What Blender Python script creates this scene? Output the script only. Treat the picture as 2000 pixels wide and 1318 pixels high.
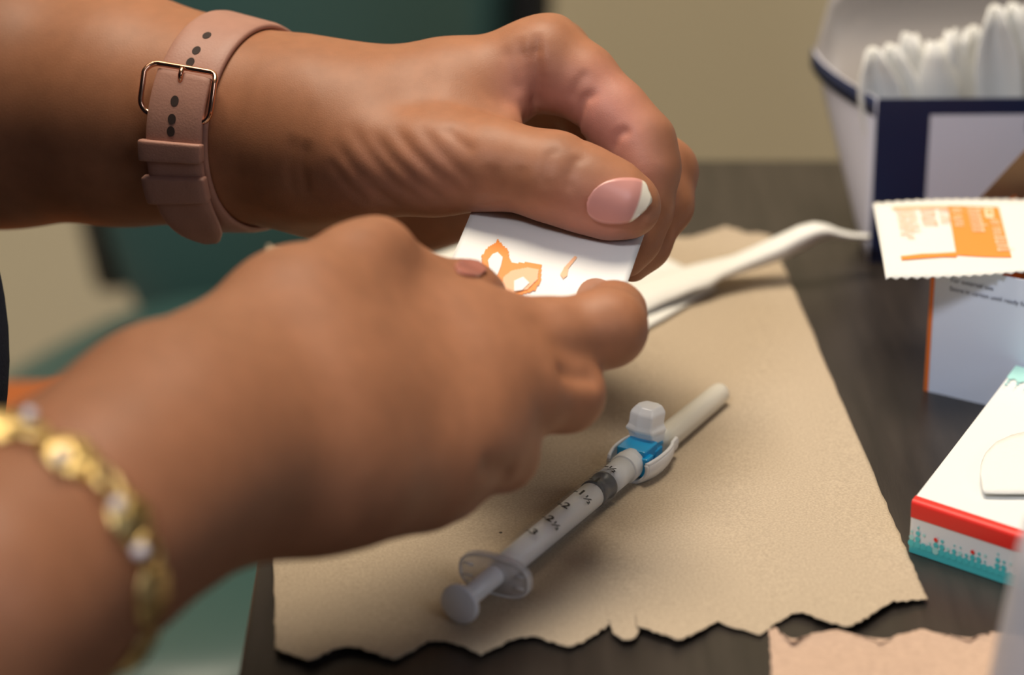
import bpy, bmesh, math, random
import numpy as np
from mathutils import Vector, Matrix
from mathutils.bvhtree import BVHTree
random.seed(7); rng = np.random.default_rng(7)
SC = bpy.context.scene
for o in list(bpy.data.objects): bpy.data.objects.remove(o)
COL = SC.collection
TZ = 0.75                                   # table top height
# ------------------------------------------------------------------ camera
PITCH = math.radians(23.5); FPX = 5777.0; FOCUS = 0.885
CAM = Vector((0, 0, TZ + 0.40))
FW = Vector((0, math.cos(PITCH), -math.sin(PITCH))); UP = Vector((0, math.sin(PITCH), math.cos(PITCH))); RT = Vector((1, 0, 0))
cd = bpy.data.cameras.new('camera'); cam = bpy.data.objects.new('camera', cd); COL.objects.link(cam)
cam.location = CAM; cam.rotation_euler = (math.pi/2 - PITCH, 0, 0)
cd.sensor_width = 36; cd.lens = FPX/2000*36; cd.clip_start = 0.02
cd.dof.use_dof = True; cd.dof.focus_distance = FOCUS; cd.dof.aperture_fstop = 5.8
SC.camera = cam
# ------------------------------------------------------------------ light
w = bpy.data.worlds.new('world'); SC.world = w; w.use_nodes = True
w.node_tree.nodes['Background'].inputs[0].default_value = (0.75, 0.80, 1.0, 1); w.node_tree.nodes['Background'].inputs[1].default_value = 0.02
def area(name, loc, target, sx, sy, power, col):
    l = bpy.data.lights.new(name, 'AREA'); l.shape = 'RECTANGLE'; l.size = sx; l.size_y = sy; l.energy = power; l.color = col
    o = bpy.data.objects.new(name, l); COL.objects.link(o); o.location = loc
    o.rotation_euler = (Vector(target) - Vector(loc)).to_track_quat('-Z', 'Y').to_euler(); return o
LAMPS = ((-0.12, 1.12, 1.1, 0.8, 46, (1.0, 0.87, 0.69)), (-0.90, -0.80, 0.7, 0.45, 39, (0.92, 0.94, 1.0)))
for lx, ly, sx, sy_, pw, lc in LAMPS: area('ceiling_lamp_light', (lx, ly, 2.62), (lx, ly, 0), sx, sy_, pw, lc)
area('window_light', (1.25, -0.80, 2.05), (0.1, 0.9, 0.8), 0.8, 0.8, 5.5, (0.78, 0.84, 1.0))
VS = SC.view_settings
VS.view_transform = 'Standard'; VS.look = 'None'; VS.gamma = 1; VS.use_curve_mapping = False; VS.exposure = 0.0
# ------------------------------------------------------------------ helpers
def P(px, py, d): return CAM + FW*d + RT*((px-1000)/FPX*d) + UP*((659-py)/FPX*d)
def T(px, py, h=0.0):
    r = FW + RT*((px-1000)/FPX) + UP*((659-py)/FPX)
    return CAM + r*((TZ + h - CAM.z)/r.z)
def J(px, py, dd, rpx):
    d = 0.90 + dd/1000; return (P(px, py, d), rpx*d/FPX)
def link(o, parent=None):
    COL.objects.link(o)
    if parent is not None: o.parent = parent; o.matrix_parent_inverse = Matrix.Translation(-parent.location) if parent.parent is None else Matrix.Identity(4)
    return o
def thing(name, label, cat, loc=(0, 0, 0), group=None):
    o = bpy.data.objects.new(name, None); o.empty_display_size = 0.02; COL.objects.link(o); o.location = loc
    return tag(o, label, cat, group)
def tag(o, label=None, cat=None, group=None, kind=None):
    if label: o['label'] = label
    if cat: o['category'] = cat
    if group: o['group'] = group
    if kind: o['kind'] = kind
    return o
def mesh_obj(name, vs, fs, mat, parent=None, smooth=False, mats=None):
    """verts are world coordinates; the object keeps its origin at the parent's world origin"""
    m = bpy.data.meshes.new(name); m.from_pydata([tuple(v) for v in vs], [], [tuple(f) for f in fs]); m.update()
    for mm in (mats or [mat]): m.materials.append(mm)
    if smooth: m.polygons.foreach_set('use_smooth', [True]*len(m.polygons))
    o = bpy.data.objects.new(name, m); COL.objects.link(o)
    if parent is not None:
        o.parent = parent
        off = Vector((0, 0, 0)); q = parent
        while q is not None: off += Vector(q.location); q = q.parent
        o.location = -off
    return o
def fixnorm(o):
    bm = bmesh.new(); bm.from_mesh(o.data); bmesh.ops.recalc_face_normals(bm, faces=bm.faces); bm.to_mesh(o.data); bm.free(); return o
def bevel(o, w, seg=2, ang=40):
    m = o.modifiers.new('b', 'BEVEL'); m.width = w; m.segments = seg; m.limit_method = 'ANGLE'; m.angle_limit = math.radians(ang); return o
def solid(o, t, off=0):
    m = o.modifiers.new('s', 'SOLIDIFY'); m.thickness = t; m.offset = off; return o
class MB:
    def __init__(s): s.v = []; s.f = []
    def add(s, vs, fs):
        n = len(s.v); s.v += [Vector(v) for v in vs]; s.f += [tuple(i+n for i in f) for f in fs]; return s
    def box(s, c, x, y, z):       # half-axis vectors
        c = Vector(c); q = [c+a*x+b*y+e*z for e in (-1, 1) for b in (-1, 1) for a in (-1, 1)]
        return s.add(q, [(0,2,3,1),(4,5,7,6),(0,1,5,4),(2,6,7,3),(0,4,6,2),(1,3,7,5)])
    def tube(s, pts, rs, n=12, cap=True, closed=False):
        pts = [Vector(p) for p in pts]; N = len(pts)
        if not hasattr(rs, '__len__'): rs = [rs]*N
        rings = []; prev = None
        for i, p in enumerate(pts):
            a = pts[(i-1) % N] if (closed or i > 0) else p; b = pts[(i+1) % N] if (closed or i < N-1) else p
            t = (b-a).normalized()
            if prev is None: u = t.orthogonal().normalized()
            else: u = (prev - t*prev.dot(t)).normalized()
            prev = u; v2 = t.cross(u)
            rings.append([p + (u*math.cos(2*math.pi*k/n) + v2*math.sin(2*math.pi*k/n))*rs[i] for k in range(n)])
        vs = [q for r in rings for q in r]; fs = []
        for i in range(N if closed else N-1):
            j = (i+1) % N
            for k in range(n): fs.append((i*n+k, i*n+(k+1) % n, j*n+(k+1) % n, j*n+k))
        if cap and not closed: fs.append(tuple(range(n-1, -1, -1))); fs.append(tuple((N-1)*n+k for k in range(n)))
        return s.add(vs, fs)
    def lathe(s, o, ax, prof, n=32, sx=1.0, e=None):
        """prof: list of (along, radius)"""
        ax = Vector(ax).normalized(); u = Vector(e) if e is not None else ax.orthogonal().normalized(); v2 = ax.cross(u); o = Vector(o)
        vs = [o + ax*a + (u*math.cos(2*math.pi*k/n)*sx + v2*math.sin(2*math.pi*k/n))*r for a, r in prof for k in range(n)]
        fs = [(i*n+k, i*n+(k+1) % n, (i+1)*n+(k+1) % n, (i+1)*n+k) for i in range(len(prof)-1) for k in range(n)]
        fs.append(tuple(range(n-1, -1, -1))); fs.append(tuple((len(prof)-1)*n+k for k in range(n)))
        return s.add(vs, fs)
    def grid(s, rows):            # rows of equal-length point lists
        n = len(rows[0]); vs = [p for r in rows for p in r]
        return s.add(vs, [(i*n+j, i*n+j+1, (i+1)*n+j+1, (i+1)*n+j) for i in range(len(rows)-1) for j in range(n-1)])
    def build(s, name, mat, parent=None, smooth=False): return mesh_obj(name, s.v, s.f, mat, parent, smooth)
def lerp_poly(pts, n):
    pts = [np.array(p, float) for p in pts]; seg = [np.linalg.norm(pts[i+1]-pts[i]) for i in range(len(pts)-1)]
    cum = np.concatenate([[0], np.cumsum(seg)]); t = np.linspace(0, cum[-1], n)
    A = np.array(pts); return [np.array([np.interp(x, cum, A[:, k]) for k in range(A.shape[1])]) for x in t]
# ------------------------------------------------------------------ materials
def mat(name, col, rough=0.5, metal=0, spec=0.5, alpha=1.0, trans=0, sss=0, sss_r=(1, .35, .2), sss_s=0.003, coat=0, emit=0,
        bump=0, bscale=200, var=0, vscale=20, attr=None, stretch=None, sheen=0):
    m = bpy.data.materials.new(name); m.use_nodes = True; nt = m.node_tree; b = nt.nodes['Principled BSDF']
    b.inputs['Base Color'].default_value = (*col, 1); b.inputs['Roughness'].default_value = rough; b.inputs['Metallic'].default_value = metal
    b.inputs['Specular IOR Level'].default_value = spec; b.inputs['Alpha'].default_value = alpha; b.inputs['Transmission Weight'].default_value = trans
    b.inputs['Subsurface Weight'].default_value = sss; b.inputs['Subsurface Radius'].default_value = sss_r; b.inputs['Subsurface Scale'].default_value = sss_s
    b.inputs['Coat Weight'].default_value = coat; b.inputs['Sheen Weight'].default_value = sheen
    if emit: b.inputs['Emission Color'].default_value = (*col, 1); b.inputs['Emission Strength'].default_value = emit
    tc = nt.nodes.new('ShaderNodeTexCoord'); vec = tc.outputs['Object']
    if stretch:
        mp = nt.nodes.new('ShaderNodeMapping'); mp.inputs['Scale'].default_value = stretch; nt.links.new(vec, mp.inputs[0]); vec = mp.outputs[0]
    colsock = None
    if attr:
        at = nt.nodes.new('ShaderNodeAttribute'); at.attribute_name = attr; colsock = at.outputs['Color']
    if var:
        nz = nt.nodes.new('ShaderNodeTexNoise'); nz.inputs['Scale'].default_value = vscale; nz.inputs['Detail'].default_value = 6; nt.links.new(vec, nz.inputs['Vector'])
        hs = nt.nodes.new('ShaderNodeMapRange'); hs.inputs['From Min'].default_value = 0.3; hs.inputs['From Max'].default_value = 0.7; hs.inputs['To Min'].default_value = 1-var; hs.inputs['To Max'].default_value = 1+var
        nt.links.new(nz.outputs['Fac'], hs.inputs['Value'])
        mx = nt.nodes.new('ShaderNodeVectorMath'); mx.operation = 'SCALE'
        if colsock: nt.links.new(colsock, mx.inputs[0])
        else: mx.inputs[0].default_value = col
        nt.links.new(hs.outputs[0], mx.inputs['Scale']); colsock = mx.outputs[0]
    if colsock: nt.links.new(colsock, b.inputs['Base Color'])
    if bump:
        nb = nt.nodes.new('ShaderNodeTexNoise'); nb.inputs['Scale'].default_value = bscale; nb.inputs['Detail'].default_value = 5; nt.links.new(vec, nb.inputs['Vector'])
        bp = nt.nodes.new('ShaderNodeBump'); bp.inputs['Strength'].default_value = bump; bp.inputs['Distance'].default_value = 0.001
        nt.links.new(nb.outputs['Fac'], bp.inputs['Height']); nt.links.new(bp.outputs[0], b.inputs['Normal'])
    return m
M = {}
M['wall'] = mat('beige_wall_paint', (0.58, 0.50, 0.35), 0.7, bump=.1, bscale=120)
M['floor'] = mat('pale_grey_lino', (0.34, 0.33, 0.29), 0.5, var=.12, vscale=8)
M['ceil'] = mat('white_ceiling', (0.75, 0.74, 0.70), 0.8)
M['table'] = mat('dark_wood_laminate', (0.022, 0.017, 0.014), 0.36, spec=.5, var=.35, vscale=30, stretch=(6, .6, 6), bump=.08, bscale=300)
M['kraft'] = mat('brown_kraft_paper', (0.43, 0.345, 0.25), 0.85, spec=.2, var=.15, vscale=1400, bump=.3, bscale=1500)
M['kraft_pink'] = mat('pinkish_brown_paper', (0.50, 0.35, 0.26), 0.85, spec=.2, var=.08, vscale=500, bump=.5, bscale=700)
M['skin'] = mat('brown_skin', (0.36, 0.16, 0.085), 0.50, spec=.38, sss=.12, sss_s=.0035, attr='tint', var=.07, vscale=160, bump=.10, bscale=2200)
M['nail'] = mat('nail', (0.8, 0.4, 0.35), 0.28, spec=.5, attr='tint')
M['navy'] = mat('navy_scrub_cotton', (0.010, 0.014, 0.035), 0.85, spec=.2, bump=.3, bscale=900)
M['hair'] = mat('dark_hair', (0.01, 0.008, 0.007), 0.5)
M['leather'] = mat('tan_rose_leather', (0.40, 0.205, 0.155), 0.5, spec=.4, bump=.12, bscale=1500, var=.04, vscale=200)
M['hole'] = mat('punched_hole', (0.03, 0.015, 0.012), 0.8)
M['rosegold'] = mat('rose_gold_metal', (0.85, 0.46, 0.30), 0.2, metal=1)
M['glass_black'] = mat('black_watch_glass', (0.01, 0.01, 0.012), 0.05)
M['gold'] = mat('hammered_gold', (0.80, 0.58, 0.24), 0.33, metal=1, bump=.9, bscale=380)
M['pearl'] = mat('pale_crystal', (0.75, 0.70, 0.74), 0.12, spec=.8)
M['foil'] = mat('white_packet_paper', (0.80, 0.79, 0.77), 0.5, bump=.15, bscale=150)
M['wipe'] = mat('white_paper', (0.74, 0.73, 0.69), 0.75, spec=.2, bump=.2, bscale=700)
M['orange'] = mat('orange_ink', (0.85, 0.26, 0.035), 0.55)
M['pale_orange'] = mat('pale_orange_ink', (0.86, 0.46, 0.26), 0.55)
M['cream_ink'] = mat('cream_ink', (0.88, 0.70, 0.48), 0.55)
M['orange_dk'] = mat('deep_orange_ink', (0.75, 0.17, 0.02), 0.5)
M['white_card'] = mat('white_carton', (0.72, 0.73, 0.72), 0.5)
M['blue_card'] = mat('pale_blue_carton', (0.66, 0.73, 0.88), 0.5)
M['navy_card'] = mat('navy_carton', (0.008, 0.016, 0.06), 0.45)
M['lav_card'] = mat('lavender_white_carton', (0.70, 0.69, 0.78), 0.5)
M['brown_card'] = mat('brown_card_inside', (0.20, 0.115, 0.055), 0.8, bump=.2, bscale=500)
M['red'] = mat('red_ink', (0.72, 0.022, 0.015), 0.4)
M['teal'] = mat('teal_ink', (0.07, 0.50, 0.51), 0.45)
M['teal_lt'] = mat('pale_teal_ink', (0.36, 0.66, 0.62), 0.45)
M['ink'] = mat('black_ink', (0.012, 0.012, 0.014), 0.5)
M['ink_navy'] = mat('navy_ink', (0.02, 0.03, 0.09), 0.5)
M['clear'] = mat('clear_plastic', (0.88, 0.90, 0.92), 0.10, alpha=.07, spec=.9)
M['clear2'] = mat('clear_moulded_plastic', (0.90, 0.90, 0.94), 0.12, alpha=.42, spec=.8)
M['milky'] = mat('milky_plastic', (0.90, 0.92, 0.93), 0.3, alpha=.85, spec=.6)
M['shield'] = mat('frosted_plastic', (0.94, 0.95, 0.97), 0.25, alpha=.72, spec=.7)
M['cap'] = mat('frosted_cap_plastic', (0.80, 0.76, 0.66), 0.3, alpha=.80, spec=.5)
M['plunger'] = mat('white_plunger_plastic', (0.88, 0.90, 0.93), 0.35, sss=.1, sss_s=.002)
M['thumb'] = mat('white_thumb_rest', (0.86, 0.87, 0.92), 0.35)
M['rubber'] = mat('black_rubber', (0.012, 0.013, 0.016), 0.35)
M['bluehub'] = mat('bright_blue_plastic', (0.004, 0.36, 0.74), 0.3, spec=.6)
M['cup'] = mat('translucent_grey_plastic', (0.55, 0.55, 0.62), 0.3, alpha=.72, spec=.4)
M['vinyl'] = mat('teal_vinyl', (0.032, 0.080, 0.075), 0.42, spec=.5)
M['black'] = mat('black_plastic', (0.01, 0.01, 0.011), 0.5)
M['binorange'] = mat('orange_plastic', (0.36, 0.085, 0.01), 0.5)
M['steel'] = mat('steel', (0.6, 0.6, 0.6), 0.3, metal=1)
M['lamp'] = mat('lamp_diffuser', (1.0, 0.9, 0.75), 0.5, emit=1.5)
M['speck'] = mat('dark_speck', (0.05, 0.03, 0.02), 0.8)
# ------------------------------------------------------------------ setting
def slab(name, x0, x1, y0, y1, z0, z1, m):
    b = MB(); b.box(((x0+x1)/2, (y0+y1)/2, (z0+z1)/2), Vector(((x1-x0)/2, 0, 0)), Vector((0, (y1-y0)/2, 0)), Vector((0, 0, (z1-z0)/2)))
    return b.build(name, m)
tag(slab('floor', -2.6, 2.6, -1.6, 2.42, -0.05, 0, M['floor']), 'pale grey lino floor', kind='structure')
tag(slab('wall_back', -2.6, 2.6, 2.42, 2.5, 0, 2.7, M['wall']), 'plain beige painted back wall', kind='structure')
tag(slab('wall_left', -2.68, -2.6, -1.6, 2.5, 0, 2.7, M['wall']), 'beige painted side wall', kind='structure')
tag(slab('ceiling', -2.6, 2.6, -1.6, 2.5, 2.7, 2.76, M['ceil']), 'white ceiling', kind='structure')
for (lx, ly, sx, sy_, pw, lc), lbl in zip(LAMPS, ('warm rectangular ceiling light panel beyond the table', 'cool rectangular ceiling light panel in front of the table')):
    lt = thing('ceiling_light', lbl, 'light', (lx, ly, 2.7))
    MB().box((lx, ly, 2.685), Vector((sx/2+.02, 0, 0)), Vector((0, sy_/2+.02, 0)), Vector((0, 0, .015))).build('frame', M['ceil'], lt)
    MB().box((lx, ly, 2.662), Vector((sx/2, 0, 0)), Vector((0, sy_/2, 0)), Vector((0, 0, .008))).build('diffuser', M['lamp'], lt)
# ---- table
XL = T(510, 1050).x
YF = T(1500, 311).y
tb = thing('table', 'dark brown wood laminate table under the paper towels', 'table', (0.55, 0.7, 0))
o = MB().box(((XL+1.2)/2, (YF+0.25)/2, TZ-.0125), Vector(((1.2-XL)/2, 0, 0)), Vector((0, (YF-.25)/2, 0)), Vector((0, 0, .0125))).build('table_top', M['table'], tb); bevel(o, .0015)
for x in (XL+.45, 1.12):
    for y in (0.33, YF-.08):
        MB().box((x, y, (TZ-.025)/2), Vector((.02, 0, 0)), Vector((0, .02, 0)), Vector((0, 0, (TZ-.025)/2))).build('leg', M['table'], tb)
# ------------------------------------------------------------------ implicit modelling
def sd_cone(X, Y, Z, a, b, ra, rb):
    ba = b-a; L = max(ba.dot(ba), 1e-12)
    px, py, pz = X-a.x, Y-a.y, Z-a.z
    t = np.clip((px*ba.x + py*ba.y + pz*ba.z)/L, 0, 1)
    return np.sqrt((px-t*ba.x)**2 + (py-t*ba.y)**2 + (pz-t*ba.z)**2) - (ra + (rb-ra)*t)
def sd_ell(X, Y, Z, c, axes, rad):
    k0 = 0; k1 = 0
    for a, r in zip(axes, rad):
        q = (X-c.x)*a.x + (Y-c.y)*a.y + (Z-c.z)*a.z
        k0 = k0 + (q/r)**2; k1 = k1 + (q/r/r)**2
    k0 = np.sqrt(k0); k1 = np.sqrt(k1); return k0*(k0-1)/np.maximum(k1, 1e-9)
def smin(a, b, k):
    h = np.maximum(k-np.abs(a-b), 0)/k; return np.minimum(a, b) - h*h*k*.25
def implicit(groups, vox, lo, hi):
    """groups: list of (k_inside, k_union, prims); prim = ('c', a, ra, b, rb) | ('e', c, axes, rad)"""
    lo = np.array(lo); hi = np.array(hi); n = np.ceil((hi-lo)/vox).astype(int)+1
    X = (lo[0]+vox*np.arange(n[0])).astype(np.float32)[:, None, None]; Y = (lo[1]+vox*np.arange(n[1])).astype(np.float32)[None, :, None]; Z = (lo[2]+vox*np.arange(n[2])).astype(np.float32)[None, None, :]
    D = np.full(n, 9.0, np.float32)
    for ki, ku, prims in groups:
        # bounding window of the group
        mn = np.full(3, 1e9); mx = np.full(3, -1e9)
        for p in prims:
            if p[0] == 'c':
                for c, r in ((p[1], p[2]), (p[3], p[4])): mn = np.minimum(mn, np.array(c)-r); mx = np.maximum(mx, np.array(c)+r)
            else: mn = np.minimum(mn, np.array(p[1])-max(p[3])); mx = np.maximum(mx, np.array(p[1])+max(p[3]))
        pad = max(ki, ku)+4*vox
        i0 = np.clip(((mn-pad-lo)/vox).astype(int), 0, n-1); i1 = np.clip(((mx+pad-lo)/vox).astype(int)+2, 1, n)
        sl = tuple(slice(a, b) for a, b in zip(i0, i1)); x, y, z = X[sl[0]], Y[:, sl[1]], Z[:, :, sl[2]]
        g = None
        for p in prims:
            d = sd_cone(x, y, z, p[1], p[3], p[2], p[4]) if p[0] == 'c' else sd_ell(x, y, z, p[1], p[2], p[3])
            g = d if g is None else smin(g, d, ki)
        D[sl] = smin(D[sl], g.astype(np.float32), ku)
    return surface_nets(D, lo, vox)
def surface_nets(D, lo, vox):
    S = D < 0; n = D.shape
    cells = np.zeros((n[0]-1, n[1]-1, n[2]-1), np.int8)
    for i in (0, 1):
        for j in (0, 1):
            for k in (0, 1): cells += S[i:n[0]-1+i, j:n[1]-1+j, k:n[2]-1+k]
    act = (cells > 0) & (cells < 8); idx = np.argwhere(act); ids = np.full(act.shape, -1, np.int32); ids[act] = np.arange(len(idx))
    acc = np.zeros((len(idx), 3)); cnt = np.zeros(len(idx))
    corners = [(i, j, k) for i in (0, 1) for j in (0, 1) for k in (0, 1)]
    for a in range(8):
        for b in range(a+1, 8):
            A, B = np.array(corners[a]), np.array(corners[b])
            if np.abs(A-B).sum() != 1: continue
            da = D[tuple((idx+A).T)]; db = D[tuple((idx+B).T)]; m = (da < 0) != (db < 0)
            t = np.where(m, da/np.where(m, da-db, 1), 0)
            acc[m] += (A + t[:, None]*(B-A))[m]; cnt += m
    V = lo + vox*(idx + acc/cnt[:, None]); F = []
    for ax in range(3):
        s0 = [slice(None)]*3; s1 = [slice(None)]*3; s0[ax] = slice(0, n[ax]-1); s1[ax] = slice(1, n[ax])
        a, b = S[tuple(s0)], S[tuple(s1)]; e = np.argwhere(a != b)
        o1, o2 = [(1, 2), (2, 0), (0, 1)][ax]
        e = e[(e[:, o1] > 0) & (e[:, o2] > 0) & (e[:, o1] < n[o1]-1) & (e[:, o2] < n[o2]-1)]
        def at(d1, d2):
            q = e.copy(); q[:, o1] -= d1; q[:, o2] -= d2; return ids[tuple(q.T)]
        quad = np.stack([at(1, 1), at(0, 1), at(0, 0), at(1, 0)], 1)
        flip = b[tuple(e.T)]; quad[flip] = quad[flip][:, ::-1]; F.append(quad)
    return V, np.concatenate(F)
def relax(V, F, it=2, lam=.5):
    E = np.concatenate([F[:, [0, 1]], F[:, [1, 2]], F[:, [2, 3]], F[:, [3, 0]]]); E = np.concatenate([E, E[:, ::-1]])
    c = np.bincount(E[:, 0], minlength=len(V))[:, None]
    for _ in range(it):
        A = np.stack([np.bincount(E[:, 0], V[E[:, 1], k], len(V)) for k in range(3)], 1)/np.maximum(c, 1); V = V + lam*(A-V)
    return V
def normals(V, F):
    n = np.cross(V[F[:, 2]]-V[F[:, 0]], V[F[:, 3]]-V[F[:, 1]]); N = np.zeros_like(V)
    for k in range(4):
        for a in range(3): N[:, a] += np.bincount(F[:, k], n[:, a], len(V))
    return N/np.maximum(np.linalg.norm(N, axis=1), 1e-12)[:, None]
def bvh(V, F): return BVHTree.FromPolygons([tuple(v) for v in V], [tuple(int(i) for i in f) for f in F])
def shoot(tree, px, py):
    d = (FW + RT*((px-1000)/FPX) + UP*((659-py)/FPX)).normalized(); r = tree.ray_cast(CAM, d); return r[0], r[1]
def dist_poly(V, pts):
    best = np.full(len(V), 9.0); L = np.zeros(len(V))
    for i in range(len(pts)-1):
        a, b = np.array(pts[i]), np.array(pts[i+1]); ba = b-a; t = np.clip(((V-a)@ba)/max(ba@ba, 1e-12), 0, 1)
        d = np.linalg.norm(V-a-t[:, None]*ba, axis=1); m = d < best; best[m] = d[m]; L[m] = ((i+t)/(len(pts)-1))[m]
    return best, L
def grooves(V, F, lines):
    """each line: (pixel polyline seen on the surface, radius mm, depth mm); negative depth raises a fold"""
    tree = bvh(V, F); N = normals(V, F); disp = np.zeros(len(V))
    for pl, rad, dep in lines:
        pts = [shoot(tree, *q)[0] for q in lerp_poly(pl, max(len(pl)*4, 8))]; pts = [p for p in pts if p is not None]
        if len(pts) < 2: continue
        d, L = dist_poly(V, pts); fade = np.clip(np.minimum(L, 1-L)*5, 0, 1)
        disp -= dep/1000*np.exp(-(d/(rad/1000))**2)*fade
    return V + N*disp[:, None]
def C(*js):                       # chain of joints -> cones
    return [('c', js[i][0], js[i][1], js[i+1][0], js[i+1][1]) for i in range(len(js)-1)]
# ------------------------------------------------------------------ left arm and hand (with the watch)
fw0 = J(0, 192, 58, 240); fw1 = J(250, 215, 42, 212); fw2 = J(420, 238, 29, 184); wr = J(560, 252, 18, 158); wr2 = J(660, 262, 12, 150)
elbow_l = (P(-1050, 120, 1.06), .046)
armL = C(elbow_l, fw0, fw1, fw2, wr, wr2)
mI = J(1062, 118, 6, 74); mM = J(1085, 140, 28, 74); mR = J(1065, 190, 48, 70); mP = J(1010, 250, 62, 62)
palmL = C(wr2, J(860, 190, 10, 100), mI) + C(J(640, 255, 26, 140), J(860, 210, 30, 105), mM) + C(J(640, 290, 32, 120), J(860, 270, 46, 100), mR) \
      + C(J(640, 320, 34, 110), J(840, 320, 56, 90), mP) + C(J(660, 385, 28, 72), J(820, 405, 38, 70), J(930, 400, 44, 66)) \
      + C(mI, J(1125, 165, 4, 66)) + C(mM, J(1150, 200, 28, 64)) + C(mR, J(1120, 240, 48, 60)) + C(mP, J(1060, 300, 62, 54))
thenar = C(J(610, 300, 6, 110), J(740, 310, -6, 104), J(850, 318, -14, 94), J(940, 320, -20, 86)) + C(J(730, 240, 4, 95), J(900, 215, 4, 70), J(985, 190, 4, 46)) \
       + C(J(880, 255, -6, 70), J(985, 255, -8, 38))
thumbL = C(J(900, 318, -17, 84), J(980, 322, -22, 80), J(1080, 345, -25, 84), J(1150, 372, -26, 79), J(1208, 395, -26, 70), J(1234, 404, -25, 54))
indexL = C(J(1075, 105, 6, 64), J(1135, 155, 3, 67), J(1200, 225, 0, 66), J(1250, 280, -2, 64), J(1268, 330, -4, 56), J(1262, 410, -3, 48), J(1243, 470, -4, 42), J(1226, 512, -5, 30))
middleL = C(J(1085, 150, 28, 64), J(1180, 240, 26, 62), J(1296, 335, 22, 62), J(1300, 400, 14, 50), J(1262, 480, 8, 42), J(1235, 520, 5, 32))
ringL = C(mR, J(1150, 290, 48, 58), J(1225, 390, 42, 54), J(1200, 440, 30, 44), J(1130, 455, 26, 38))
pinkL = C(mP, J(1040, 330, 62, 50), J(1090, 410, 56, 46), J(1070, 440, 42, 40), J(1010, 440, 36, 34))
gl = [(.012, .010, armL), (.011, .016, palmL), (.008, .010, thenar), (.005, .0045, thumbL), (.005, .0018, indexL), (.005, .0015, middleL), (.005, .0015, ringL), (.005, .0015, pinkL),
      (.004, .006, [('c', J(1085, 62, 10, 30)[0], J(1085, 62, 10, 24)[1], J(1105, 70, 26, 30)[0], J(1105, 70, 26, 22)[1])]),
      (.004, .005, [('c', J(1283, 262, 4, 30)[0], J(1283, 262, 0, 28)[1], J(1290, 285, 4, 30)[0], J(1290, 285, 0, 28)[1])])]
VOX = 0.0011
VL, FL = implicit(gl, VOX, (P(-330, 0, .97).x, P(600, 200, .85).y-.03, P(700, 560, .93).z-.015), (P(1420, 0, .95).x, P(600, 0, 1.05).y+.02, P(0, -90, .96).z+.02))
VL = relax(VL, FL, 3)
VL = grooves(VL, FL, [
    ([(1010, 70), (1022, 120), (1040, 180), (1052, 235)], 2.2, 1.1), ([(1050, 62), (1045, 110), (1052, 160), (1050, 240)], 2.0, 1.6), ([(985, 85), (995, 130), (1015, 190)], 2.4, .6),
    ([(1150, 135), (1128, 165), (1112, 200)], 1.6, .5), ([(1175, 175), (1140, 195), (1125, 245), (1140, 285)], 1.6, .9), ([(1235, 250), (1205, 265), (1192, 300)], 1.7, .9),
    ([(1096, 285), (1072, 305), (1062, 345), (1066, 380)], 1.7, .45), ([(1150, 300), (1122, 318), (1110, 348), (1112, 385)], 1.7, .5),
    ([(680, 240), (720, 300), (770, 360), (840, 400)], 2.0, .55), ([(720, 250), (760, 305), (815, 360), (880, 398)], 2.0, .6), ([(765, 240), (800, 290), (850, 340), (910, 385)], 2.0, .7),
    ([(650, 270), (690, 330), (740, 380), (790, 405)], 2.0, .5), ([(815, 240), (850, 285), (890, 330), (940, 372)], 2.0, .5), ([(865, 245), (895, 275), (930, 300)], 1.8, .45), ([(640, 310), (680, 365), (720, 400)], 2.0, .4),
    ([(600, 270), (590, 330), (600, 390)], 2.2, .6), ([(575, 260), (566, 330), (575, 385)], 2.0, .4),
    ([(960, 320), (962, 350), (975, 385)], 2.0, .4), ([(1020, 320), (1015, 355), (1022, 395)], 2.0, .35)])
def JR(px, py, dd, rpx): return J(px, py, dd*1.25-12, rpx)
# ------------------------------------------------------------------ right arm and hand (nearer)
elbow_r = (P(-1650, 1850, .62), .043)
wrR = JR(215, 975, -152, 205)
armR = C(elbow_r, JR(-60, 1190, -185, 235), JR(90, 1075, -165, 215), wrR, JR(330, 890, -132, 205))
kI = JR(880, 655, -64, 92); kM = JR(930, 755, -72, 95); kR = JR(880, 865, -84, 92); kP = JR(780, 935, -94, 82)
palmR = C(JR(340, 800, -128, 150), JR(600, 650, -92, 130), kI) + C(JR(340, 850, -135, 165), JR(620, 770, -104, 135), kM) + C(JR(360, 900, -138, 150), JR(620, 860, -112, 130), kR) \
      + C(JR(400, 940, -134, 118), JR(600, 935, -115, 112), kP) + C(JR(480, 950, -120, 100), JR(700, 950, -108, 88)) \
      + C(kI, JR(970, 655, -60, 84)) + C(kM, JR(1010, 760, -66, 82)) + C(kR, JR(930, 875, -78, 78)) + C(kP, JR(820, 945, -90, 72))
thumbR = C(JR(420, 740, -112, 130), JR(560, 615, -92, 105), JR(690, 525, -78, 76), JR(738, 500, -72, 62), JR(800, 553, -62, 58), JR(860, 574, -52, 56), JR(915, 572, -44, 50), JR(950, 580, -40, 38))
indexR = C(JR(900, 655, -62, 82), JR(1060, 662, -55, 74), JR(1186, 640, -48, 72), JR(1200, 612, -36, 56), JR(1150, 590, -14, 50), JR(1080, 570, -8, 46), JR(1040, 560, -6, 40))
middleR = C(JR(940, 760, -70, 84), JR(1030, 770, -64, 76), JR(1105, 768, -56, 70), JR(1090, 750, -36, 56), JR(1000, 700, -26, 50))
ringR = C(JR(880, 870, -84, 82), JR(930, 880, -76, 74), JR(978, 886, -70, 68), JR(970, 850, -50, 56), JR(900, 800, -42, 50))
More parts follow.
